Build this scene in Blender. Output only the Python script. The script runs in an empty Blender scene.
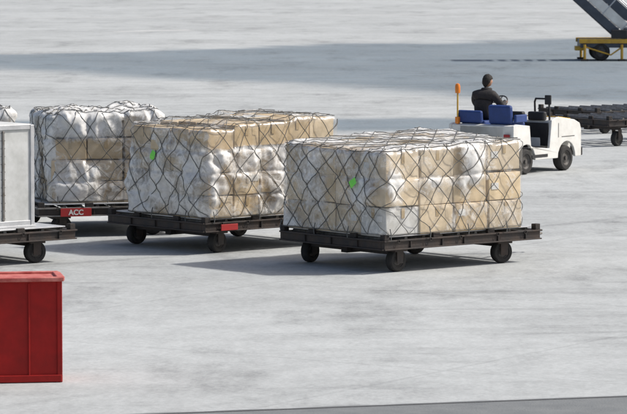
import bpy, bmesh, math, random
from mathutils import Vector, noise, Matrix
random.seed(7)
S=bpy.context.scene
COL=S.collection
R=math.radians

# ------------------------------------------------------------------ materials
def mat(name,c,rough=.6,metal=0.,c2=None,nscale=6.,amt=.5,bump=0.,bscale=30.,spec=.5):
    m=bpy.data.materials.new(name); m.use_nodes=True
    nt=m.node_tree; b=nt.nodes['Principled BSDF']
    b.inputs['Roughness'].default_value=rough; b.inputs['Metallic'].default_value=metal
    b.inputs['Specular IOR Level'].default_value=spec
    tc=nt.nodes.new('ShaderNodeTexCoord')
    if c2 is None: c2=tuple(x*.7 for x in c)
    n=nt.nodes.new('ShaderNodeTexNoise'); n.inputs['Scale'].default_value=nscale; n.inputs['Detail'].default_value=6; n.inputs['Roughness'].default_value=.65
    nt.links.new(tc.outputs['Object'],n.inputs['Vector'])
    r=nt.nodes.new('ShaderNodeValToRGB'); r.color_ramp.elements[0].position=.5-.25*(1-amt)-.05; r.color_ramp.elements[1].position=.5+.2
    r.color_ramp.elements[0].color=(*c2,1); r.color_ramp.elements[1].color=(*c,1)
    nt.links.new(n.outputs['Fac'],r.inputs['Fac']); nt.links.new(r.outputs['Color'],b.inputs['Base Color'])
    if bump>0:
        n2=nt.nodes.new('ShaderNodeTexNoise'); n2.inputs['Scale'].default_value=bscale; n2.inputs['Detail'].default_value=4
        nt.links.new(tc.outputs['Object'],n2.inputs['Vector'])
        bp=nt.nodes.new('ShaderNodeBump'); bp.inputs['Strength'].default_value=bump; bp.inputs['Distance'].default_value=.02
        nt.links.new(n2.outputs['Fac'],bp.inputs['Height']); nt.links.new(bp.outputs['Normal'],b.inputs['Normal'])
    return m

M_steel=mat('dark_steel',(.024,.025,.027),.6,.2,(.06,.042,.033),5,.5,.2)
M_steel2=mat('worn_rail_steel',(.28,.28,.275),.5,.4,(.12,.10,.08),7,.5,.2)
M_rust=mat('rusty_steel',(.048,.038,.032),.8,.1,(.020,.019,.019),8,.5,.3)
M_alu=mat('aluminium',(.62,.63,.64),.42,.35,(.42,.43,.44),4,.3,.1)
M_aluP=mat('aluminium_panel',(.66,.67,.66),.45,.1,(.46,.47,.45),3,.5,.15,8)
M_rubber=mat('rubber',(.016,.016,.017),.85,0,(.035,.033,.03),12,.5)
M_hub=mat('wheel_hub',(.13,.125,.12),.6,.2,(.05,.045,.04),14,.5)
M_rope=mat('net_cord',(.07,.072,.072),.9,0,(.17,.17,.16),9,.5)
M_red=mat('red_paint',(.40,.014,.012),.6,0,(.24,.012,.01),2.2,.6,.12,20,.25)
M_redrim=mat('pale_red_rim',(.62,.22,.18),.6,0,(.36,.05,.04),7,.5,.2,20)  # paler, pinker red than the panels, for the bin's top rim and lid
M_sign=mat('sign_red',(.42,.02,.02),.5,0,(.30,.03,.03),5,.3)
M_white=mat('white_paint',(.78,.78,.75),.38,0,(.60,.59,.55),3,.4)
M_blue=mat('blue_vinyl',(.02,.055,.22),.6,0,(.015,.04,.14),6,.4)
M_black=mat('black_plastic',(.015,.015,.017),.5,0,(.03,.03,.03),6,.4)
M_yellow=mat('yellow_paint',(.70,.42,.04),.45,0,(.45,.26,.04),6,.4)
M_orange=mat('orange_lens',(.85,.27,.03),.25,0,(.7,.2,.02),6,.4)
M_navy=mat('grey_blue_paint',(.075,.09,.115),.45,0,(.045,.055,.075),3,.5)
M_jacket=mat('black_jacket',(.018,.017,.018),.85,0,(.032,.028,.026),14,.5,.5,25)
M_skin=mat('skin',(.42,.24,.16),.55,0,(.36,.19,.12),10,.4)
M_hair=mat('hair',(.012,.010,.009),.8,0,(.02,.017,.014),40,.5,.5,60)
M_eye=mat('eye_white',(.75,.73,.70),.3)
M_green=mat('green_tag',(.26,.85,.12),.6,0,(.2,.75,.10),6,.4)
M_glass=mat('lamp_glass',(.6,.6,.6),.15)
M_label=mat('paper_label',(.78,.77,.74),.7,0,(.6,.6,.58),30,.4)
M_tape=mat('packing_tape',(.48,.36,.20),.3,0,(.40,.29,.15),10,.4)
M_faded=mat('faded_white_marking',(.62,.62,.60),.8,0,(.47,.475,.465),1.2,.6)

def attr_mat(name,attr,rough,bump,bscale):
    m=bpy.data.materials.new(name); m.use_nodes=True; nt=m.node_tree; b=nt.nodes['Principled BSDF']
    a=nt.nodes.new('ShaderNodeAttribute'); a.attribute_name=attr
    tc=nt.nodes.new('ShaderNodeTexCoord'); n=nt.nodes.new('ShaderNodeTexNoise'); n.inputs['Scale'].default_value=bscale; n.inputs['Detail'].default_value=5
    nt.links.new(tc.outputs['Object'],n.inputs['Vector'])
    rp=nt.nodes.new('ShaderNodeValToRGB'); rp.color_ramp.elements[0].position=.3; rp.color_ramp.elements[1].position=.6; rp.color_ramp.elements[0].color=(.66,.64,.60,1); rp.color_ramp.elements[1].color=(1,1,1,1)
    nt.links.new(n.outputs['Fac'],rp.inputs['Fac'])
    mx=nt.nodes.new('ShaderNodeMix'); mx.data_type='RGBA'; mx.blend_type='MULTIPLY'; mx.inputs['Factor'].default_value=.75
    nt.links.new(a.outputs['Color'],mx.inputs['A']); nt.links.new(rp.outputs['Color'],mx.inputs['B'])
    nt.links.new(mx.outputs['Result'],b.inputs['Base Color'])
    b.inputs['Roughness'].default_value=rough; b.inputs['Specular IOR Level'].default_value=.4
    bp=nt.nodes.new('ShaderNodeBump'); bp.inputs['Strength'].default_value=bump; bp.inputs['Distance'].default_value=.02
    nt.links.new(n.outputs['Fac'],bp.inputs['Height']); nt.links.new(bp.outputs['Normal'],b.inputs['Normal'])
    return m
M_card=attr_mat('cardboard','col',.65,.5,6)

def film_mat():
    m=bpy.data.materials.new('plastic_film'); m.use_nodes=True; nt=m.node_tree; b=nt.nodes['Principled BSDF']
    out=nt.nodes['Material Output']
    b.inputs['Roughness'].default_value=.36
    tc=nt.nodes.new('ShaderNodeTexCoord')
    n=nt.nodes.new('ShaderNodeTexNoise'); n.inputs['Scale'].default_value=6; n.inputs['Detail'].default_value=7; n.inputs['Distortion'].default_value=1.4; n.inputs['Roughness'].default_value=.62
    nt.links.new(tc.outputs['Object'],n.inputs['Vector'])
    r=nt.nodes.new('ShaderNodeValToRGB'); r.color_ramp.elements[0].position=.35; r.color_ramp.elements[1].position=.62
    r.color_ramp.elements[0].color=(.66,.655,.63,1); r.color_ramp.elements[1].color=(.86,.855,.83,1)
    nt.links.new(n.outputs['Fac'],r.inputs['Fac']); nt.links.new(r.outputs['Color'],b.inputs['Base Color'])
    n2=nt.nodes.new('ShaderNodeTexNoise'); n2.noise_type='RIDGED_MULTIFRACTAL'; n2.inputs['Scale'].default_value=5.5; n2.inputs['Detail'].default_value=3; n2.inputs['Distortion'].default_value=.9
    mp=nt.nodes.new('ShaderNodeMapping'); mp.inputs['Scale'].default_value=(1.2,1.2,.7); mp.inputs['Rotation'].default_value=(.3,.2,0)
    nt.links.new(tc.outputs['Object'],mp.inputs[0]); nt.links.new(mp.outputs[0],n2.inputs['Vector'])
    bp=nt.nodes.new('ShaderNodeBump'); bp.inputs['Strength'].default_value=.55; bp.inputs['Distance'].default_value=.012
    nt.links.new(n2.outputs['Fac'],bp.inputs['Height']); nt.links.new(bp.outputs['Normal'],b.inputs['Normal'])
    tl=nt.nodes.new('ShaderNodeBsdfTranslucent'); tl.inputs['Color'].default_value=(.85,.84,.8,1)
    mt=nt.nodes.new('ShaderNodeMixShader'); mt.inputs['Fac'].default_value=.15
    nt.links.new(b.outputs[0],mt.inputs[1]); nt.links.new(tl.outputs[0],mt.inputs[2])
    a=nt.nodes.new('ShaderNodeAttribute'); a.attribute_name='op'
    ad=nt.nodes.new('ShaderNodeMath'); ad.operation='MULTIPLY_ADD'
    nt.links.new(n.outputs['Fac'],ad.inputs[0]); ad.inputs[1].default_value=1.5; ad.inputs[2].default_value=-.77
    s=nt.nodes.new('ShaderNodeMath'); s.operation='ADD'
    nt.links.new(a.outputs['Fac'],s.inputs[0]); nt.links.new(ad.outputs[0],s.inputs[1])
    cl=nt.nodes.new('ShaderNodeMapRange'); nt.links.new(s.outputs[0],cl.inputs['Value']); cl.inputs['From Min'].default_value=.12; cl.inputs['From Max'].default_value=.80; cl.inputs['To Min'].default_value=.05; cl.inputs['To Max'].default_value=1
    tr=nt.nodes.new('ShaderNodeBsdfTransparent'); tr.inputs['Color'].default_value=(.98,.98,.98,1)
    gl=nt.nodes.new('ShaderNodeBsdfGlossy'); gl.inputs['Roughness'].default_value=.22; gl.inputs['Color'].default_value=(1,1,1,1); nt.links.new(bp.outputs['Normal'],gl.inputs['Normal'])
    tg=nt.nodes.new('ShaderNodeMixShader'); tg.inputs['Fac'].default_value=.07
    nt.links.new(tr.outputs[0],tg.inputs[1]); nt.links.new(gl.outputs[0],tg.inputs[2])
    mx=nt.nodes.new('ShaderNodeMixShader')
    nt.links.new(cl.outputs[0],mx.inputs['Fac']); nt.links.new(tg.outputs[0],mx.inputs[1]); nt.links.new(mt.outputs[0],mx.inputs[2])
    nt.links.new(mx.outputs[0],out.inputs['Surface'])
    return m
M_film=film_mat()

# ------------------------------------------------------------------ helpers
def empty(name,loc=(0,0,0),rz=0.,parent=None):
    e=bpy.data.objects.new(name,None); COL.objects.link(e); e.location=loc; e.rotation_euler=(0,0,rz); e.empty_display_size=.3
    if parent: e.parent=parent
    return e
def mesh_obj(name,verts,faces,m,parent=None,smooth=False,bevel=0.,seg=2):
    me=bpy.data.meshes.new(name); me.from_pydata([tuple(v) for v in verts],[],faces); me.update()
    bm=bmesh.new(); bm.from_mesh(me); bmesh.ops.recalc_face_normals(bm,faces=bm.faces); bm.to_mesh(me); bm.free()
    o=bpy.data.objects.new(name,me); COL.objects.link(o)
    if m: me.materials.append(m)
    if smooth:
        for p in me.polygons: p.use_smooth=True
    if bevel>0:
        md=o.modifiers.new('b','BEVEL'); md.width=bevel; md.segments=seg; md.limit_method='ANGLE'; md.angle_limit=R(40)
    if parent: o.parent=parent
    return o
BF=[(0,3,2,1),(4,5,6,7),(0,1,5,4),(1,2,6,5),(2,3,7,6),(3,0,4,7)]
def boxv(c,s,rz=0.,ry=0.):
    M=Matrix.Rotation(rz,3,'Z')@Matrix.Rotation(ry,3,'Y'); v=[]
    for z in(-.5,.5):
        for x,y in((-.5,-.5),(.5,-.5),(.5,.5),(-.5,.5)):
            v.append(Vector(c)+M@Vector((x*s[0],y*s[1],z*s[2])))
    return v
def boxes(name,lst,m,parent=None,bevel=.006):
    V=[];F=[]
    for b in lst:
        o=len(V); V+=boxv(*b); F+=[tuple(i+o for i in f) for f in BF]
    return mesh_obj(name,V,F,m,parent,bevel=bevel)
def prism(name,prof,y0,y1,m,parent=None,bevel=.01,seg=2):
    n=len(prof); V=[(x,y0,z) for x,z in prof]+[(x,y1,z) for x,z in prof]
    F=[tuple(range(n)),tuple(range(2*n-1,n-1,-1))]+[(i,(i+1)%n,n+(i+1)%n,n+i) for i in range(n)]
    return mesh_obj(name,V,F,m,parent,bevel=bevel,seg=seg)
def lathe(name,prof,c,m,parent=None,axis='Y',n=28,rz=0.):
    V=[];F=[];k=len(prof)
    for i in range(n):
        a=2*math.pi*i/n
        for r,h in prof:
            v=Vector((r*math.cos(a),h,r*math.sin(a)))
            if axis=='Z': v=Vector((r*math.cos(a),r*math.sin(a),h))
            v=Matrix.Rotation(rz,3,'Z')@v
            V.append(Vector(c)+v)
    for i in range(n):
        for j in range(k-1):
            a=i*k+j;b=((i+1)%n)*k+j
            F.append((a,b,b+1,a+1))
    o=mesh_obj(name,V,F,m,parent,smooth=True)
    md=o.modifiers.new('e','EDGE_SPLIT'); md.split_angle=R(40)
    return o
def tubes(name,paths,r,m,parent=None,res=2,cyc=False):
    cu=bpy.data.curves.new(name,'CURVE'); cu.dimensions='3D'; cu.bevel_depth=r; cu.bevel_resolution=res; cu.use_fill_caps=True
    for p in paths:
        sp=cu.splines.new('POLY'); sp.points.add(len(p)-1)
        for i,q in enumerate(p): sp.points[i].co=(*q,1)
        sp.use_cyclic_u=cyc
    cu.materials.append(m)
    o=bpy.data.objects.new(name,cu); COL.objects.link(o)
    if parent: o.parent=parent
    return o
def text(name,body,size,loc,rot,m,parent):
    cu=bpy.data.curves.new(name,'FONT'); cu.body=body; cu.size=size; cu.align_x='CENTER'; cu.align_y='CENTER'; cu.extrude=.001; cu.offset=.004
    cu.materials.append(m); o=bpy.data.objects.new(name,cu); COL.objects.link(o); o.location=loc; o.rotation_euler=rot; o.parent=parent
    return o
def wheel(name,c,r,w,parent,rz=0.):
    w2=w/2
    lathe(name+'_tyre',[(r*.55,-w2*.8),(r*.62,-w2),(r*.88,-w2),(r*.97,-w2*.75),(r,-w2*.4),(r,w2*.4),(r*.97,w2*.75),(r*.88,w2),(r*.62,w2),(r*.55,w2*.8)],c,M_rubber,parent,rz=rz)
    lathe(name+'_hub',[(.001,-w2*.95),(r*.16,-w2*.95),(r*.18,-w2*.55),(r*.45,-w2*.5),(r*.56,-w2*.85),(r*.56,w2*.85),(r*.45,w2*.5),(r*.18,w2*.55),(r*.16,w2*.95),(.001,w2*.95)],c,M_hub,parent,rz=rz)

# ------------------------------------------------------------------ world, sun, camera
el=R(46); to_sun=Vector((math.cos(el)*.99,math.cos(el)*.13,math.sin(el)))
w=bpy.data.worlds.new('World'); S.world=w; w.use_nodes=True
nt=w.node_tree; bg=nt.nodes['Background']; sky=nt.nodes.new('ShaderNodeTexSky'); sky.sky_type='NISHITA'; sky.sun_disc=False
sky.sun_elevation=el; sky.sun_rotation=math.atan2(to_sun.x,to_sun.y); sky.dust_density=4.0; sky.air_density=.9; sky.ozone_density=.8
nt.links.new(sky.outputs[0],bg.inputs[0]); bg.inputs[1].default_value=.13
L=bpy.data.lights.new('sun','SUN'); L.energy=4.0; L.angle=R(2.0); L.color=(1,.965,.91)
lo=bpy.data.objects.new('sun',L); COL.objects.link(lo); lo.rotation_euler=to_sun.to_track_quat('Z','Y').to_euler(); lo.location=(20,0,30)
cam=bpy.data.cameras.new('camera'); co=bpy.data.objects.new('camera',cam); COL.objects.link(co); S.camera=co
co.location=(0,0,5.4); co.rotation_euler=(R(90-4.53),0,0); cam.lens=213.8; cam.sensor_width=36; cam.clip_end=6000; cam.clip_start=.5
cam.dof.use_dof=True; cam.dof.focus_distance=58; cam.dof.aperture_fstop=7
S.view_settings.view_transform='Standard'; S.view_settings.look='None'; S.view_settings.exposure=0

# ------------------------------------------------------------------ ground
def ground_mat():
    m=bpy.data.materials.new('concrete_apron'); m.use_nodes=True; nt=m.node_tree; b=nt.nodes['Principled BSDF']
    N=nt.nodes.new; Lk=nt.links.new
    tc=N('ShaderNodeTexCoord'); sep=N('ShaderNodeSeparateXYZ'); Lk(tc.outputs['Object'],sep.inputs[0])
    def math_(op,a,b_=None,c=None,cl=False):
        n=N('ShaderNodeMath'); n.operation=op; n.use_clamp=cl
        for i,v in enumerate((a,b_,c)):
            if v is None: continue
            if isinstance(v,(int,float)): n.inputs[i].default_value=v
            else: Lk(v,n.inputs[i])
        return n.outputs[0]
    def noi(scale,det=5,rot=0,sc=(1,1,1),rough=.6,dist=0):
        mp=N('ShaderNodeMapping'); mp.inputs['Rotation'].default_value=(0,0,rot); mp.inputs['Scale'].default_value=sc
        Lk(tc.outputs['Object'],mp.inputs[0]); n=N('ShaderNodeTexNoise'); n.inputs['Scale'].default_value=scale; n.inputs['Detail'].default_value=det; n.inputs['Roughness'].default_value=rough; n.inputs['Distortion'].default_value=dist
        Lk(mp.outputs[0],n.inputs['Vector']); return n.outputs['Fac']
    def ss(v,a,b_):
        n=N('ShaderNodeMapRange'); n.interpolation_type='SMOOTHSTEP'; Lk(v,n.inputs['Value']); n.inputs['From Min'].default_value=a; n.inputs['From Max'].default_value=b_; return n.outputs[0]
    X,Y=sep.outputs[0],sep.outputs[1]
    big=noi(.12,6); med=noi(.9,8,rough=.7); fine=noi(14,6,rough=.75); grit=noi(5,6,0,(1,.4,1),.8); streak=noi(.7,5,R(-25),(.25,1.6,1)); streak2=noi(.9,5,R(20),(.3,1.5,1)); blot=noi(.45,9,0,(1,.35,1),.75)
    v=math_('MULTIPLY_ADD',ss(big,.3,.7),-.16,1.09)
    v=math_('MULTIPLY_ADD',ss(med,.35,.7),-.15,v)
    v=math_('MULTIPLY_ADD',ss(streak,.54,.72),-.16,v)
    v=math_('MULTIPLY_ADD',ss(streak2,.56,.75),-.14,v)
    v=math_('MULTIPLY_ADD',ss(blot,.50,.68),-.24,v)
    v=math_('MULTIPLY_ADD',math_('SUBTRACT',fine,.5),.7,v)
    v=math_('MULTIPLY_ADD',math_('SUBTRACT',grit,.5),.45,v)
    def joint(ang,per):
        c=math_('ADD',math_('MULTIPLY',X,math.cos(ang)),math_('MULTIPLY',Y,math.sin(ang)))
        f=math_('PINGPONG',c,per/2)
        return math_('SUBTRACT',1,ss(f,.015,.05))
    j=math_('MAXIMUM',joint(R(-33),7.5),joint(R(57),7.5))
    v=math_('MULTIPLY_ADD',j,-.10,v)
    def track(cx,cy,rad,wd):
        dx=math_('SUBTRACT',X,cx); dy=math_('SUBTRACT',Y,cy)
        d=math_('SQRT',math_('ADD',math_('MULTIPLY',dx,dx),math_('MULTIPLY',dy,dy)))
        return math_('SUBTRACT',1,ss(math_('ABSOLUTE',math_('SUBTRACT',d,rad)),wd*.3,wd))
    tk=track(-3,78,31.0,.16)
    for a in ((-3,78,32.5,.16),(22,20,31,.14),(22,20,32.6,.14),(-30,95,46,.2),(8,150,64,.3)): tk=math_('MAXIMUM',tk,track(*a))
    v=math_('MULTIPLY_ADD',math_('MULTIPLY',tk,ss(big,.4,.62)),-.15,v)
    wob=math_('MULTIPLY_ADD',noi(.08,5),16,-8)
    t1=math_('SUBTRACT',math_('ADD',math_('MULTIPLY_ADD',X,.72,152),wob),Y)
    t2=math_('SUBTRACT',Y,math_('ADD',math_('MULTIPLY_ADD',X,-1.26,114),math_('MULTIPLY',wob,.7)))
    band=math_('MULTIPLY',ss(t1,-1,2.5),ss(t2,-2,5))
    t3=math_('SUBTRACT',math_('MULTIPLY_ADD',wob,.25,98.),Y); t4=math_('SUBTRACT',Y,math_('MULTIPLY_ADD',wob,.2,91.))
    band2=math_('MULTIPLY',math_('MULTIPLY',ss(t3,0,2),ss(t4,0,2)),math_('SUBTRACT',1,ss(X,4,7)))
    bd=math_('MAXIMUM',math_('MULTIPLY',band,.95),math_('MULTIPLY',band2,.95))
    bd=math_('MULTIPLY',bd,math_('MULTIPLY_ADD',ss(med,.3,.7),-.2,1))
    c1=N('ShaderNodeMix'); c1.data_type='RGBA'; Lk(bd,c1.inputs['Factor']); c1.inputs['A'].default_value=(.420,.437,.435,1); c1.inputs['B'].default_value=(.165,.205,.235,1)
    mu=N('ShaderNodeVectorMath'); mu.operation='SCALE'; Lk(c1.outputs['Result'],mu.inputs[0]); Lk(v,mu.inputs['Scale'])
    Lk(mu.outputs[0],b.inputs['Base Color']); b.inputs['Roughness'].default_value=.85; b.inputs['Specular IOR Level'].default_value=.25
    bp=N('ShaderNodeBump'); bp.inputs['Strength'].default_value=.4; bp.inputs['Distance'].default_value=.01; Lk(fine,bp.inputs['Height']); Lk(bp.outputs[0],b.inputs['Normal'])
    return m
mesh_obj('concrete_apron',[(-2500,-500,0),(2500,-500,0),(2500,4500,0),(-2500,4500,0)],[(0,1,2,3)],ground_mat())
M_asph=mat('asphalt',(.19,.20,.20),.9,0,(.14,.15,.155),2.5,.5,.4,40)
k=1.34/4.75
def ey(x): return 40.06+(x+1.27)*k
rv=[];N_=240
for i in range(N_+1):
    x=-30+60*i/N_; rv.append((x,ey(x)+.05*noise.noise(Vector((x*2,0,0)))+.02*noise.noise(Vector((x*9,3,0))),.004))
for i in range(N_+1):
    x=-30+60*i/N_; rv.append((x,ey(x)-9,.004))
mesh_obj('asphalt_road',rv,[(i,i+1,N_+2+i,N_+1+i) for i in range(N_)],M_asph)
mesh_obj('road_joint',[(-30,ey(-30)-.09,.008),(30,ey(30)-.09,.008),(30,ey(30)-.13,.008),(-30,ey(-30)-.13,.008)],[(0,1,2,3)],mat('tar_seal',(.07,.07,.073),.8))
def strip(name,x0_,y0_,x1_,y1_,wd):
    d=Vector((x1_-x0_,y1_-y0_)).normalized(); n=Vector((-d.y,d.x))*wd/2
    mesh_obj(name,[(x0_-n.x,y0_-n.y,.004),(x1_-n.x,y1_-n.y,.004),(x1_+n.x,y1_+n.y,.004),(x0_+n.x,y0_+n.y,.004)],[(0,1,2,3)],M_faded)
strip('painted_line',-9.0,168.5,-5.6,171.,.8)
strip('painted_line',-40,182,60,214,.35)
strip('painted_line',6.3,172.5,6.9,173.2,.9)

# ------------------------------------------------------------------ cargo dolly (local origin: near corner on ground; x along u, y along v)
def dolly(loc,rz,Lx=3.25,Ly=2.5,zt=.50,rail=None,sign=None,towbar=None,load=True,signtext='ACC'):
    d=empty('cargo_dolly',loc,rz); rail=rail or M_steel
    t=.15
    boxes('outer_frame',[((Lx/2,.04,zt-t/2),(Lx,.08,t)),((Lx/2,Ly-.04,zt-t/2),(Lx,.08,t)),((.04,Ly/2,zt-t/2),(.08,Ly-.16,t)),((Lx-.04,Ly/2,zt-t/2),(.08,Ly-.16,t))],M_steel,d,.008)
    boxes('frame_lips',[((Lx/2,-.015,zt-.01),(Lx+.04,.03,.025)),((Lx/2,-.015,zt-t+.012),(Lx+.02,.03,.02)),((-.015,Ly/2,zt-.01),(.03,Ly-.02,.025)),((-.015,Ly/2,zt-t+.012),(.03,Ly-.02,.02)),((Lx+.015,Ly/2,zt-.01),(.03,Ly-.02,.025))],rail,d,.004)
    boxes('stiffeners',[((x,-.012,zt-t/2),(.02,.024,t-.05)) for x in [Lx*.16,Lx*.36,Lx*.5,Lx*.72,Lx*.9]]+[((-.012,y,zt-t/2),(.024,.02,t-.05)) for y in [Ly*.25,Ly*.5,Ly*.75]],M_rust,d,.002)
    boxes('cross_beams',[((Lx*i/6,Ly/2,zt-.09),(.06,Ly-.17,.10)) for i in range(1,6)]+[((Lx/2,Ly/2,zt-.22),(Lx-.5,.14,.10))],M_rust,d,.004)
    for i in range(9):
        x=.18+(Lx-.36)*i/8
        tubes('roller_%d'%i,[[(x,.12,zt+.005),(x,Ly-.12,zt+.005)]],.03,M_steel2,d,3)
    gs=[]
    for x in(.05,Lx-.05):
        for y in(.05,Ly-.05):
            gs.append(((x,y,zt+.045),(.10,.10,.09)))
    gs+=[((Lx*.33,.03,zt+.035),(.14,.05,.07)),((Lx*.68,.03,zt+.035),(.14,.05,.07)),((.03,Ly*.3,zt+.035),(.05,.14,.07)),((.03,Ly*.7,zt+.035),(.05,.14,.07))]
    boxes('pallet_stops',gs,M_rust,d,.008)
    r=.175
    for i,(x,y) in enumerate([(.42,.22),(Lx-.62,.22),(.42,Ly-.22),(Lx-.62,Ly-.22)]):
        a=random.uniform(-.25,.25)+(.15 if x<1 else 0)
        wheel('wheel_%d'%i,(x,y,r),r,.13,d,a)
        boxes('fork_%d'%i,[((x,y,zt-.165),(.26,.24,.05),a)],M_steel,d,.004)
        q=Matrix.Rotation(a,3,'Z')
        boxes('fork_arms_%d'%i,[(Vector((x,y,.26))+q@Vector((0,sg*.09,0)),(.13,.014,.26),a) for sg in(-1,1)],M_steel,d,.004)
    boxes('bogie_beams',[((.42,Ly/2,zt-.20),(.14,Ly-.3,.09)),((Lx-.62,Ly/2,zt-.20),(.14,Ly-.3,.09))],M_steel,d,.004)
    if towbar=='x':
        tubes('tow_bar',[[(Lx,Ly*.35,.32),(Lx+1.0,Ly/2,.30),(Lx,Ly*.65,.32)]],.03,M_steel,d)
        tubes('tow_eye',[[(Lx+1.08+.08*math.cos(a*.52),Ly/2+.08*math.sin(a*.52),.30) for a in range(12)]],.018,M_steel2,d,cyc=True)
    if load:
        boxes('pallet_sheet',[((Lx/2-.02,Ly/2,zt+.048),(Lx-.24,Ly-.14,.018))],M_alu,d,.004)
    if sign:
        x0,wd=sign
        boxes('sign_plate',[((x0,-.045,zt-.08),(wd,.02,.135 if signtext else .10))],M_sign,d,.004)
        if signtext: text('sign_lettering',signtext,.12,(x0,-.057,zt-.082),(R(90),0,0),M_white,d)
    hk=[]
    for i in range(5):
        x=.25+(Lx-.5)*i/4+random.uniform(-.1,.1)
        hk.append([(x+.025*math.cos(a*.7),-.035,zt-.02+.025*math.sin(a*.7)) for a in range(9)])
    tubes('lashing_rings',hk,.006,M_rust,d,cyc=True)
    return d

A40=R(40)
D1=dolly((1.06,55.4,0),A40,3.2,2.45,zt=.50,towbar='x')
D2=dolly((-1.71,58.55,0),R(41),3.2,2.5,zt=.50,sign=(.46,.34),signtext='')
D3=dolly((-4.56,61.6,0),R(15),2.6,3.1,zt=.50,rail=M_steel2,sign=(.62,.52))
D5=dolly((-6.14,55.42,0),A40,3.2,2.45,zt=.50,towbar=None)
D6=dolly((6.80,85.6,0),R(35),3.2,2.3,zt=.62,load=False)
D7=dolly((6.9,90.5,0),R(35),3.2,2.3,zt=.55,load=False)

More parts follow.
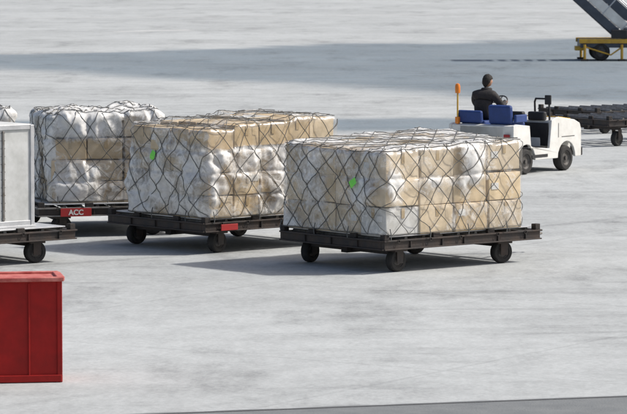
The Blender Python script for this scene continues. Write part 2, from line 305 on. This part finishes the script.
# ------------------------------------------------------------------ netted loads
def sstep(a,b,x):
    t=max(0,min(1,(x-a)/(b-a))); return t*t*(3-2*t)
def make_load(loc,rz,L,W,H,seed,nb,opf,lumpf,colf,A=(.05,.02,.012),bulges=(),netd=.42,cc=.9,netbulge=.03,film='shrink_wrap',r=.05,rt=.04):
    e=empty('netted_cargo_pallet',loc,rz)
    rnd=random.Random(seed)
    sd=Vector((seed*3.1,seed*1.7,seed*.9))
    segs=[(L-2*r,'l',(-L/2+r,-W/2),(1,0),(0,-1)),(math.pi*r/2,'a',(L/2-r,-W/2+r),-90),
          (W-2*r,'l',(L/2,-W/2+r),(0,1),(1,0)),(math.pi*r/2,'a',(L/2-r,W/2-r),0),
          (L-2*r,'l',(L/2-r,W/2),(-1,0),(0,1)),(math.pi*r/2,'a',(-L/2+r,W/2-r),90),
          (W-2*r,'l',(-L/2,W/2-r),(0,-1),(-1,0)),(math.pi*r/2,'a',(-L/2+r,-W/2+r),180)]
    P=sum(g[0] for g in segs)
    def per(s):
        s%=P
        for g in segs:
            if s<=g[0]:
                if g[1]=='l': return (g[2][0]+g[3][0]*s,g[2][1]+g[3][1]*s),g[4]
                a=R(g[3])+s/r; return (g[2][0]+r*math.cos(a),g[2][1]+r*math.sin(a)),(math.cos(a),math.sin(a))
            s-=g[0]
        return (-L/2+r,-W/2),(0,-1)
    nd=max(1,round(P/netd)); dd=P/nd
    H1=H-rt; q2=H1+rt*math.pi/2; T=min(L,W)/2
    nx,ny,nz=nb
    def seam(v,half,n):
        u=(v+half)/(2*half)*n; f=abs(u-round(u))*(2*half)/n
        return math.exp(-(f/.03)**2)
    def disp(p,n,s,q,o=None):
        if o is None: o=opf(s%P,q,p,n,P)
        k_=.22+.78*max(0,min(1,o))
        f=A[0]*noise.noise(p*1.4+sd)*k_+A[0]*.6*noise.noise(p*3.1+sd)*k_
        pp=Vector((p.x*4,p.y*4,p.z*2.4))+sd
        f+=k_*A[1]*(1-2.4*abs(noise.noise(pp)))
        pr=Vector((p.x+p.z*.7,p.y-p.z*.5,p.z*.8+p.x*.3))*8+sd
        f+=k_*A[2]*(1-2.4*abs(noise.noise(pr)))
        f+=k_*A[2]*.6*(1-2.4*abs(noise.noise(pr*2.3)))
        if q<H1+.05:
            sm=seam(p.z-H/2,H/2,nz)
            if abs(n[1])>.7: sm=max(sm,seam(p.x,L/2,nx))
            elif abs(n[0])>.7: sm=max(sm,seam(p.y,W/2,ny))
            f-=.026*sm
            a=(s+cc*q)/dd; b=(s-cc*q)/dd
            f+=netbulge*k_*(abs(math.sin(math.pi*a)*math.sin(math.pi*b))**.6)
            f+=.03*(1-q/H)**2*noise.noise(Vector((s*4,0,seed)))
        for (bs,bq,br,ba) in bulges:
            ds=(s-bs+P/2)%P-P/2
            f+=ba*math.exp(-(ds*ds+(q-bq)**2)/(br*br))
        return f+.028
    def surf(s,q,extra=0.):
        (x,y),(ax,ay)=per(s)
        if q<=H1: p=Vector((x,y,q)); n=Vector((ax,ay,0))
        elif q<=q2:
            th=(q-H1)/rt; i=rt*(1-math.cos(th)); p=Vector((x-ax*i,y-ay*i,H1+rt*math.sin(th))); n=Vector((ax*math.cos(th),ay*math.cos(th),math.sin(th)))
        else:
            k_=min(1,(q-q2)/T); p=Vector(((x-ax*rt)*(1-k_),(y-ay*rt)*(1-k_),H)); n=Vector((0,0,1))
        o=opf(s%P,q,p,n,P)
        if q>q2-.02: d=disp(p,n,0,q,o)*sstep(q2-.02,q2+.1,q)+disp(p,n,s,min(q,q2),o)*(1-sstep(q2-.02,q2+.1,q))
        else: d=disp(p,n,s,q,o)
        z=p.z
        p=p+n*(d+extra); p.z+=lumpf(p.x,p.y)*sstep(.55*H,H,z)
        if p.z<.02: p.z=.02
        return p,n,o
    ns=int(P/.026); nq=int((q2+T)/.026)
    V=[];ops=[]
    for j in range(nq+1):
        q=(q2+T)*j/nq
        for i in range(ns):
            s=P*i/ns
            p,n,o_=surf(s,q); V.append(p); ops.append(o_)
    F=[]
    for j in range(nq):
        for i in range(ns):
            a=j*ns+i;b=j*ns+(i+1)%ns
            F.append((a,b,b+ns,a+ns))
    o=mesh_obj(film,V,F,M_film,e,smooth=True)
    at=o.data.attributes.new('op','FLOAT','POINT')
    for i,v in enumerate(ops): at.data[i].value=v
    paths=[]
    qe=q2+.02
    for i in range(nd):
        for sg in(-1,1):
            pth=[];n_=int(qe/.045)
            for j in range(n_+1):
                q=qe*j/n_; s=i*dd+sg*cc*q
                wv=noise.noise_vector(Vector((s*1.1,q*1.3,seed+.5)))*.17+noise.noise_vector(Vector((s*4,q*4,seed+9.5)))*.03
                p=surf(s+wv.x,max(0,min(qe,q+wv.y)),.009)[0]; pth.append(p)
            paths.append(pth)
    for qb in(.03,q2*.985):
        paths.append([surf(P*i/160,qb+.012*noise.noise(Vector((i*.2,qb,seed))),.011)[0] for i in range(161)])
    def topz(x,y):
        p=Vector((x,y,H)); return H+disp(p,Vector((0,0,1)),0,q2+.5)+lumpf(x,y)+.009
    st=.46
    for sg in(-1,1):
        t=-(L+W)/2
        while t<(L+W)/2:
            pth=[]
            for k_ in range(120):
                x=-L/2+L*k_/119; y=sg*(t-x)
                if abs(y)<W/2-.03 and abs(x)<L/2-.03: pth.append((x,y,topz(x,y)))
            if len(pth)>3: paths.append(pth)
            t+=st
    tubes('cargo_net',paths,.0056,M_rope,e,1)
    st_=[]
    for i in range(0,nd,2):
        s=i*dd; p,n,_=surf(s,.12,.02); st_.append([p,p+n*.03+Vector((0,0,-.10)),p+n*.02+Vector((0,0,-.17))])
    tubes('net_lashings',st_,.008,M_rope,e,1)
    V=[];F=[];C=[];LV=[];TV=[]
    bx=(L-.03)/nx; by=(W-.03)/ny; bz=H/nz
    for i in range(nx):
        for j in range(ny):
            for k_ in range(nz):
                if 0<i<nx-1 and 0<j<ny-1 and k_<nz-1: continue
                x=-L/2+.015+bx*(i+.5); y=-W/2+.015+by*(j+.5); z=bz*(k_+.5)-.003
                if k_==nz-1: z+=lumpf(x,y)*.95
                sh=rnd.uniform(-.02,.03)
                ox=sh*(-1 if i==0 else 1 if i==nx-1 else 0); oy=sh*(-1 if j==0 else 1 if j==ny-1 else 0)
                o0=len(V); bv=boxv((x+ox,y+oy,z),(bx-.022,by-.022,bz-.014),rnd.uniform(-.025,.025))
                bv=[v_+Vector((rnd.uniform(-.008,.008),rnd.uniform(-.008,.008),rnd.uniform(-.008,.008))) for v_ in bv]
                V+=bv; F+=[tuple(a+o0 for a in f) for f in BF]
                C+=[colf(rnd,x,y,z)]*6
                if j==0:
                    yy=y+oy-by/2+.006
                    if rnd.random()<.55: TV.append(((x+ox+.01,yy,z+bz*.5-.09-.01),(.06,.012,.15)))
                    if rnd.random()<.4:
                        LV.append(((x+rnd.choice((-.2,.2))*bx/.7,yy,z+rnd.uniform(-.1,.08)),(.14,.014,.10)))
                if i==0:
                    xx=x+ox-bx/2+.006
                    if rnd.random()<.5: TV.append(((xx,y+oy,z+bz*.5-.10),(.012,.06,.15)))
                    if rnd.random()<.35: LV.append(((xx,y+rnd.choice((-.14,.14)),z+rnd.uniform(-.08,.08)),(.014,.12,.09)))
    ob=mesh_obj('cardboard_boxes',V,F,M_card,e)
    ca=ob.data.color_attributes.new('col','FLOAT_COLOR','CORNER')
    for p in ob.data.polygons:
        for li in p.loop_indices: ca.data[li].color=(*C[p.index],1)
    md=ob.modifiers.new('b','BEVEL'); md.width=.012; md.segments=2
    boxes('box_labels',LV,M_label,e,0)
    boxes('box_tape',TV,M_tape,e,0)
    return e,P,surf

def tans(rnd,x,y,z):
    b=rnd.choice([(.70,.55,.34),(.64,.49,.29),(.75,.61,.41),(.58,.45,.28),(.72,.60,.43)])
    f=rnd.uniform(.84,1.08); return tuple(c*f for c in b)
def mixw(p):
    def f(rnd,x,y,z):
        if rnd.random()<p: 
            g=rnd.uniform(.6,.78); return (g,g,g*.96)
        return tans(rnd,x,y,z)
    return f
def N3(s,q,k,sd): return noise.noise(Vector((s*k,q*k,sd)))

def place(near,rz,ox,oy,L,W,z=.557):
    lx=ox+L/2; ly=oy+W/2
    return (near[0]+lx*math.cos(rz)-ly*math.sin(rz),near[1]+lx*math.sin(rz)+ly*math.cos(rz),z)
def op1(s,q,p,n,P):
    if n.z>.5: return .55+.9*N3(p.x,p.y,1.6,3)
    if s>P-2.42:
        return .48+.85*N3(s,q,1.7,5)-.2*math.exp(-((q-.35)**2)/.05)
    v=-.02+.75*N3(s,q,1.5,8.3)+.35*N3(s,q,5,2)
    v+=1.15*math.exp(-((s-1.72)**2)/.05-((q-1.1)**2)/.07)
    v+=.70*math.exp(-((q-.78)**2)/.010-((s-.9)**2)/.7)
    v+=.8*math.exp(-((s-.12)**2)/.03-((q-.75)**2)/.12)
    return v
lump1=lambda x,y:.03*noise.noise(Vector((x*1.3,y*1.3,2.)))+.05*x/1.4+.02*y
LD1,P1,surf1=make_load(place((1.06,55.4),A40,.03,.02,2.80,2.36),A40,2.80,2.36,1.31,1,(4,4,3),op1,lump1,mixw(.08),
    A=(.03,.022,.009),bulges=((-.22,.60,.20,.12),(1.72,1.05,.22,.05),(.2,.35,.25,.03)),netd=.40,netbulge=.018)
def op2(s,q,p,n,P):
    if n.z>.5: return .10+.8*N3(p.x,p.y,1.6,13)
    if s>P-1.95: 
        return .68+.8*N3(s,q,1.8,15)-.5*sstep(1.1,1.25,q)
    v=.50+1.05*N3(s,q,1.5,18.3)+.3*N3(s,q,5,2)
    v-=.95*sstep(1.08,1.16,q)
    return v
lump2=lambda x,y:.02*noise.noise(Vector((x*1.7,y*1.7,12.)))+.07*sstep(-.85,-.75,x)+.05*sstep(.35,.45,x)-.03
LD2,P2,surf2=make_load(place((-1.71,58.55),R(41),.10,.05,2.70,1.95),R(41),2.70,1.95,1.44,2,(5,4,4),op2,lump2,mixw(.10),
    A=(.07,.045,.014),bulges=((-.35,.4,.25,.10),(.4,.6,.25,.08),(1.3,.45,.3,.08),(.9,.2,.2,.07),(2.0,.7,.25,.06),(-.9,.8,.3,.07)),netd=.44,netbulge=.03)
def op3(s,q,p,n,P):
    if n.z>.5: return .9
    v=.70+.95*N3(s,q,1.6,28.3)
    v-=.85*math.exp(-((q-.92)**2)/.05)*(.6+.8*N3(s,q,1.2,4))
    return v
lump3=lambda x,y:.07*noise.noise(Vector((x*1.6,y*1.6,22.)))+.02
LD3,P3,surf3=make_load(place((-4.56,61.6),R(15),.26,.25,1.86,1.8),R(15),1.86,1.8,1.44,3,(3,3,4),op3,lump3,mixw(.2),
    A=(.075,.045,.014),bulges=((.5,.3,.3,.09),(1.3,.5,.3,.08),(.9,1.1,.3,.05),(1.6,1.1,.3,.05)),netd=.42,netbulge=.03,r=.09,rt=.08)
D4=dolly((-7.2,64.2,0),R(15),2.6,3.0,zt=.5)
LD4,P4,surf4=make_load(place((-7.2,64.2),R(15),.1,.1,1.97,1.9),R(15),1.97,1.9,1.34,4,(3,3,4),op3,lump3,mixw(.2),
    A=(.075,.045,.014),netd=.42,netbulge=.03,r=.09,rt=.08)
def tag(e,surf,s,q,rot,sz=.085):
    p,n,_=surf(s,q,.04); t=Vector((-n.y,n.x,0)); up=Vector((0,0,1))
    a=R(rot); u=t*math.cos(a)+up*math.sin(a); v=-t*math.sin(a)+up*math.cos(a)
    P_=[p+u*x*sz+v*y*sz+n*b*.02 for x,y,b in((-.9,-.6,0),(0,-.75,1),(.9,-.5,0),(1,.6,-.5),(0,.5,1.4),(-.8,.7,0))]
    o=mesh_obj('green_tag',P_,[(0,1,4,5),(1,2,3,4)],M_green,e); md=o.modifiers.new('s','SOLIDIFY'); md.thickness=.003
tag(LD1,surf1,P1-.68,.78,35); tag(LD2,surf2,P2-1.35,.95,70)

# ------------------------------------------------------------------ aluminium container on D5
def container(loc,rz,L=2.0,W=1.53,H=1.62):
    e=empty('air_cargo_container',loc,rz)
    boxes('walls',[((L/2,W/2,H/2),(L-.04,W-.04,H-.04))],M_aluP,e,.01)
    fr=[]
    for x in(0.03,L-.03):
        for y in(.03,W-.03): fr.append(((x,y,H/2),(.07,.07,H)))
    for z in(.04,H-.03):
        fr+=[((L/2,.02,z),(L-.15,.05,.08)),((L/2,W-.02,z),(L-.15,.05,.08)),((.02,W/2,z),(.05,W-.15,.08)),((L-.02,W/2,z),(.05,W-.15,.08))]
    boxes('edge_frame',fr,M_alu,e,.008)
    boxes('posts',[((x,.012,H/2),(.035,.03,H-.17)) for x in(.5,1.0,1.45)]+[((L-.012,y,H/2),(.03,.035,H-.17)) for y in(.5,1.02)],M_steel2,e,.004)
    riv=[((x+sx,.019,.12+i*.12),(.012,.006,.012)) for x in(.5,1.0,1.45) for sx in(-.035,.035) for i in range(12)]
    boxes('rivets',riv,M_steel2,e,0)
    boxes('roof_sheet',[((L/2,W/2,H+.004),(L-.1,W-.1,.02))],M_white,e,.004)
    boxes('base_plate',[((L/2,W/2,-.01),(L+.04,W+.04,.03))],M_alu,e,.004)
    return e
cp=place((-6.14,55.42),A40,.58,.25,0,0)
container((cp[0],cp[1],.585),A40,2.02,1.6,1.55)

# ------------------------------------------------------------------ red bin
def red_bin(loc,rz,L=2.2,W=1.3,H=1.2):
    e=empty('red_metal_bin',loc,rz)
    boxes('side_panels',[((L/2,.02,H/2),(L-.05,.03,H-.06)),((L/2,W-.02,H/2),(L-.05,.03,H-.06)),((.02,W/2,H/2),(.03,W-.05,H-.06)),((L-.02,W/2,H/2),(.03,W-.05,H-.06)),((L/2,W/2,.06),(L-.08,W-.08,.04))],M_red,e,.004)
    boxes('corner_posts',[((x,y,H/2),(.06,.06,H-.005)) for x in(.02,L-.02) for y in(.02,W-.02)]+[((L*.83,-.005,H/2),(.02,.014,H-.1))],M_red,e,.008)
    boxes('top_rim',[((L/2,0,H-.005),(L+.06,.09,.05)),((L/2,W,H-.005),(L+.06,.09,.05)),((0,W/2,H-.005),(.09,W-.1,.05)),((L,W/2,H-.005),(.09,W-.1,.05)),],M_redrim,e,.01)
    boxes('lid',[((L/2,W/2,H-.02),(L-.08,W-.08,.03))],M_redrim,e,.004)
    boxes('bottom_skid',[((L/2,-.004,.05),(L,.04,.08)),((L/2,W+.004,.05),(L,.04,.08))],M_red,e,.008)
    return e
rr=R(9)
red_bin((-2.90-2.2*math.cos(rr),42.6-2.2*math.sin(rr),0),rr,2.2,.7)

# ------------------------------------------------------------------ tractor (local: x forward, y left, origin rear right corner)
TL=(4.10,76.2,0)
TR=empty('baggage_tractor',TL,R(54))
bot=[(2.62,.28)]+[(2.05+.34*math.cos(a),.28+.34*math.sin(a)) for a in [math.pi*i/10 for i in range(11)]]+[(.5+.34*math.cos(a),.28+.34*math.sin(a)) for a in [math.pi*i/10 for i in range(11)]]+[(0,.28)]
prof=bot+[(0,1.02),(.12,1.05),(.62,1.0),(.68,.55),(1.38,.50),(1.46,1.08),(1.7,1.14),(2.35,1.06),(2.56,.98),(2.62,.85)]
prism('right_side_skin',prof,0,.06,M_white,TR,.012)
prism('left_side_skin',prof,1.54,1.60,M_white,TR,.012)
core=[(2.60,.30),(.02,.30),(.02,1.0),(.62,.95),(.66,.50),(1.40,.46),(1.46,1.06),(1.7,1.12),(2.35,1.04),(2.54,.96),(2.60,.84)]
prism('centre_body',core,.26,1.34,M_white,TR,.012)
prism('rear_hood',[(.02,.64),(.02,1.01),(.12,1.035),(.62,.985),(.62,.64)],.062,1.538,M_white,TR,.01)
prism('front_cowl',[(1.5,.64),(1.47,1.07),(1.7,1.128),(2.35,1.048),(2.54,.968),(2.605,.84),(2.605,.64)],.062,1.538,M_white,TR,.01)
boxes('chassis',[((1.32,.8,.36),(2.5,1.0,.2)),((1.03,.8,.515),(.74,1.46,.03))],M_black,TR)
boxes('footwell_dark_panels',[((1.44,.8,.78),(.03,1.44,.48)),((.655,.8,.74),(.03,1.44,.38))],M_black,TR,.003)
boxes('yellow_cowl_band',[((2.02,.8,1.106),(.50,1.5,.02),0,R(7)),],M_yellow,TR,.004)
boxes('side_trim',[((1.0,-.004,.36),(.6,.012,.06)),((2.1,-.003,.72),(.5,.008,.012)),((1.72,-.003,.86),(.012,.008,.3))],M_black,TR,.002)
boxes('rear_bumper',[((-.05,.8,.38),(.10,1.62,.16))],M_black,TR,.02)
boxes('front_bumper',[((2.65,.8,.38),(.07,1.60,.18))],M_black,TR,.02)
boxes('rear_lamps',[((-.012,.16,.80),(.03,.14,.09)),((-.012,1.44,.80),(.03,.14,.09))],M_sign,TR,.008)
boxes('hitch',[((-.16,.8,.36),(.16,.12,.05)),((-.16,.8,.46),(.16,.12,.03)),((-.2,.8,.42),(.03,.03,.16))],M_steel,TR,.005)
boxes('headlamps',[((2.625,.25,.72),(.03,.16,.12)),((2.625,1.35,.72),(.03,.16,.12))],M_glass,TR,.01)
boxes('seat_cushions',[((.42,.42,1.02),(.46,.58,.12)),((.42,1.12,1.04),(.46,.58,.12))],M_blue,TR,.035)
boxes('passenger_backrest',[((.16,.42,1.24),(.12,.56,.40),0,R(-6))],M_blue,TR,.05)
boxes('driver_backrest',[((.14,1.16,1.18),(.10,.60,.26),0,R(-6))],M_blue,TR,.04)
boxes('armrest',[((.40,.09,1.16),(.42,.07,.16))],M_blue,TR,.02)
for i,(x,y) in enumerate([(.5,.10),(2.05,.10),(.5,1.50),(2.05,1.50)]): wheel('wheel_%d'%i,(x,y,.265),.265,.2,TR)
tubes('grab_rail',[[(1.50,.08,1.08),(1.48,.08,1.45),(1.50,.12,1.52),(1.50,.42,1.52),(1.52,.46,1.45),(1.54,.46,1.1)]],.022,M_black,TR)
boxes('mirror',[((1.47,.10,1.50),(.05,.14,.20),R(15)),],M_black,TR,.015)
boxes('dashboard',[((1.46,1.0,1.16),(.14,.62,.16)),((1.46,.36,1.16),(.14,.4,.18))],M_black,TR,.03)
SC=Vector((1.06,1.05,1.43)); ax=Vector((-.72,0,.69)).normalized(); t1=Vector((0,1,0)); t2=ax.cross(t1).normalized()
tubes('steering_column',[[(1.42,1.05,1.08),tuple(SC)]],.025,M_black,TR)
ring=[SC+t1*.19*math.cos(a)+t2*.19*math.sin(a) for a in [2*math.pi*i/32 for i in range(32)]]
tubes('steering_wheel',[ring],.014,M_black,TR,3,True)
tubes('steering_spokes',[[SC,SC+t1*.19],[SC,SC-t1*.19],[SC,SC+t2*.19*-1]],.011,M_black,TR)
tubes('beacon_pole',[[(.06,1.42,1.02),(.06,1.42,1.66)]],.018,M_yellow,TR)
lathe('beacon',[(.001,1.66),(.05,1.66),(.055,1.70),(.055,1.80),(.04,1.85),(.001,1.865)],(.06,1.42,0),M_orange,TR,'Z')
boxes('tail_lamp_posts',[((.06,1.42,1.10),(.08,.08,.14))],M_orange,TR,.01)

# ------------------------------------------------------------------ driver (child coordinates = tractor local, raised with the seat)
DR=empty('driver',(TL[0],TL[1],.04),R(54))
def skin_body(name,pts,edges,m,parent,root=0,sub=2):
    me=bpy.data.meshes.new(name); me.from_pydata([p[0] for p in pts],edges,[]); me.update()
    o=bpy.data.objects.new(name,me); COL.objects.link(o); o.parent=parent
    o.modifiers.new('skin','SKIN')
    for i,p in enumerate(pts):
        sv=me.skin_vertices[0].data[i]; r_=p[1]; sv.radius=r_ if isinstance(r_,tuple) else (r_,r_); sv.use_root=(i==root)
    md=o.modifiers.new('sub','SUBSURF'); md.levels=sub; md.render_levels=sub
    o.modifiers['skin'].use_smooth_shade=True
    me.materials.append(m); return o
yc=1.05
pts=[((.40,yc,1.13),(.18,.15)),((.42,yc,1.29),(.20,.16)),((.48,yc,1.46),(.23,.165)),((.53,yc,1.60),(.16,.12)),((.575,yc,1.68),(.065,.065)),((.60,yc,1.75),(.055,.055))]
ed=[(0,1),(1,2),(2,3),(3,4),(4,5)]
for sg in(-1,1):
    b=len(pts)
    hand=SC+t1*sg*.185+t2*-.02
    pts+=[((.51,yc+sg*.21,1.575),.10),((.60,yc+sg*.30,1.44),.085),((.70,yc+sg*.32,1.33),.072),((.84,yc+sg*.27,1.37),.060),(tuple(hand+Vector((-.075,0,.0))),.038)]
    ed+=[(3,b),(b,b+1),(b+1,b+2),(b+2,b+3),(b+3,b+4)]
    b=len(pts)
    pts+=[((.47,yc+sg*.10,1.15),.10),((.70,yc+sg*.13,1.17),.088),((.92,yc+sg*.15,1.14),.068),((.97,yc+sg*.14,.95),.058),((1.03,yc+sg*.13,.64),.042),((1.08,yc+sg*.13,.545),.045),((1.20,yc+sg*.14,.525),.036)]
    ed+=[(0,b)]+[(b+i,b+i+1) for i in range(6)]
skin_body('clothed_body',pts,ed,M_jacket,DR)
for sg in(-1,1):
    g=SC+t1*sg*.19+Vector((0,0,-.04))
    pal=g+Vector((-.045,0,.012))
    skin_body('palm',[(tuple(g+Vector((-.095,0,.0))),(.024,.02)),(tuple(pal),(.036,.018)),(tuple(pal+Vector((.03,0,.012))),(.036,.016))],[(0,1),(1,2)],M_skin,DR,0,2)
    for f in range(4):
        off=t2*(-.033+.022*f); ln=[.9,1.0,.96,.78][f]
        a=pal+off+Vector((.02,0,.012)); bq=g+off+ax*.024*ln; c_=g+off+Vector((.024*ln,0,-.002)); dq=g+off-ax*.02*ln
        skin_body('finger_%d'%f,[(tuple(a),.0095),(tuple(bq),.009),(tuple(c_),.0085),(tuple(dq),.0075)],[(0,1),(1,2),(2,3)],M_skin,DR,0,1)
    a=pal+t2*.03+t1*(-sg)*.01
    skin_body('thumb',[(tuple(a),.012),(tuple(a+t2*.02+t1*(-sg)*.018+Vector((.015,0,0))),.011),(tuple(g+t2*.045-t1*sg*.012+ax*.012),.009)],[(0,1),(1,2)],M_skin,DR,0,1)
HD=empty('head',(.64,yc,1.855),R(-22),DR)
bm=bmesh.new(); bmesh.ops.create_uvsphere(bm,u_segments=40,v_segments=28,radius=1)
for v in bm.verts:
    x,y,z=v.co
    sx=.098;sy=.076;sz=.118
    if z<0: sy*=1-.28*(-z)**1.3; 
    X_=x*sx; Y_=y*sy; Z_=z*sz
    if x>0:
        X_*= 1-.06*abs(y)
        X_+=.026*math.exp(-(y/.16)**2-((z+.12)/.18)**2)
        X_+=.010*math.exp(-(y/.3)**2-((z+.80)/.15)**2)
        X_+=.007*math.exp(-(y/.3)**2-((z+.50)/.08)**2)
        X_-=.012*math.exp(-((abs(y)-.36)/.16)**2-((z-.06)/.12)**2)
    elif z<-.4: X_*=.75
    v.co=(X_,Y_,Z_)
me=bpy.data.meshes.new('face'); bm.to_mesh(me); bm.free()
for p in me.polygons: p.use_smooth=True
o=bpy.data.objects.new('face',me); COL.objects.link(o); o.parent=HD; me.materials.append(M_skin)
for sg in(-1,1):
    lathe('eye',[(.001,-.011),(.008,-.008),(.011,0),(.008,.008),(.001,.011)],(.083,sg*.030,.006),M_eye,HD,n=12)
    lathe('pupil',[(.001,-.004),(.004,-.003),(.005,0),(.004,.003),(.001,.004)],(.093,sg*.031,.006),M_black,HD,n=10)
    bm=bmesh.new(); bmesh.ops.create_uvsphere(bm,u_segments=14,v_segments=10,radius=1)
    for v in bm.verts: v.co=(v.co.x*.02-.005,v.co.y*.010+sg*.078,v.co.z*.033-.005)
    me=bpy.data.meshes.new('ear'); bm.to_mesh(me); bm.free(); o=bpy.data.objects.new('ear',me); COL.objects.link(o); o.parent=HD; me.materials.append(M_skin)
bm=bmesh.new(); bmesh.ops.create_uvsphere(bm,u_segments=40,v_segments=28,radius=1)
dl=[v for v in bm.verts if v.co.z < (.30 if v.co.x>.35 else (.30-(.35-v.co.x)*1.2))]
bmesh.ops.delete(bm,geom=dl,context='VERTS')
for v in bm.verts:
    x,y,z=v.co; n_=1+.08*noise.noise(Vector((x,y,z))*5)
    v.co=(x*.122*n_-.008,y*.102*n_,z*.150*n_)
me=bpy.data.meshes.new('hair'); bm.to_mesh(me); bm.free()
for p in me.polygons: p.use_smooth=True
o=bpy.data.objects.new('hair',me); COL.objects.link(o); o.parent=HD; me.materials.append(M_hair); md=o.modifiers.new('s','SOLIDIFY'); md.thickness=.022
tubes('jacket_collar',[[(.585+.08*math.cos(a),yc+.085*math.sin(a),1.69) for a in [2*math.pi*i/20 for i in range(20)]]],.034,M_jacket,DR,3,True)

# ------------------------------------------------------------------ mobile boarding stairs, far right
BS=empty('boarding_stairs',(10.2,136.2,0),0)
ang=R(42)
boxes('chassis',[((1.6,0,.62),(4.2,1.7,.28)),((2.4,0,.95),(2.6,1.6,.5))],M_navy,BS,.03)
boxes('yellow_frame',[((1.6,-.88,.72),(4.3,.08,.16)),((1.6,.88,.72),(4.3,.08,.16)),((-.5,-.4,.45),(.35,.5,.16)),((2.0,-.93,.45),(.5,.3,.14))],M_yellow,BS,.015)
boxes('equipment_boxes',[((.9,-.8,.98),(.55,.3,.30)),((1.7,-.8,1.0),(.6,.3,.35))],M_black,BS,.02)
for i,(x,y) in enumerate([(.25,-.75),(3.1,-.75),(.25,.75),(3.1,.75)]): wheel('wheel_%d'%i,(x,y,.33),.33,.22,BS)
tubes('outriggers',[[(-.35,-.95,.6),(-.35,-.95,.06)],[(1.0,-.95,.6),(1.0,-.95,.06)],[(-.35,.95,.6),(-.35,.95,.06)]],.05,M_yellow,BS)
tubes('diagonal_braces',[[(-.3,-.9,.5),(.6,-.9,.22),(1.0,-.9,.5)]],.03,M_yellow,BS)
boxes('outrigger_feet',[((-.35,-.95,.04),(.28,.28,.06)),((1.0,-.95,.04),(.28,.28,.06)),((-.35,.95,.04),(.28,.28,.06))],M_steel,BS)
x0,z0=1.0,.98; Lf=3.0; ca,sa=math.cos(ang),math.sin(ang)
def P2_(t,h): return (x0-t*ca+h*sa,z0+t*sa+h*ca)
for nm,ya,yb in(('near',-.80,-.74),('far',.74,.80)):
    prism('stringer_'+nm,[P2_(0,-.24),P2_(Lf,-.24),P2_(Lf,.06),P2_(0,.06)],ya,yb,M_navy,BS,.01)
    prism('side_panel_'+nm,[P2_(.1,.10),P2_(Lf,.10),P2_(Lf,.44),P2_(.1,.44)],ya+.01,yb-.01,M_white,BS,.01)
    prism('upper_panel_'+nm,[P2_(.1,.47),P2_(Lf,.47),P2_(Lf,.80),P2_(.1,.80)],ya+.01,yb-.01,M_navy,BS,.01)
    y=(ya+yb)/2
    tubes('handrail_'+nm,[[(P2_(.1,.9)[0],y,P2_(.1,.9)[1]),(P2_(Lf,.9)[0],y,P2_(Lf,.9)[1]),(P2_(Lf,.9)[0]-1.0,y,P2_(Lf,.9)[1])]]+[[(P2_(t,-.1)[0],y,P2_(t,-.1)[1]),(P2_(t,.9)[0],y,P2_(t,.9)[1])] for t in(.1,1.0,2.0,2.9)],.03,M_alu,BS)
boxes('treads',[((x0-t*.26,0,z0+t*.26*math.tan(ang)),(.27,1.46,.04)) for t in range(9)],M_alu,BS,.004)
boxes('platform',[((x0-Lf*ca-.5,0,z0+Lf*sa),(1.1,1.6,.08))],M_alu,BS)
tubes('lift_struts',[[(1.6,-.5,1.1),(.2,-.5,2.0)],[(1.6,.5,1.1),(.2,.5,2.0)]],.06,M_steel2,BS)
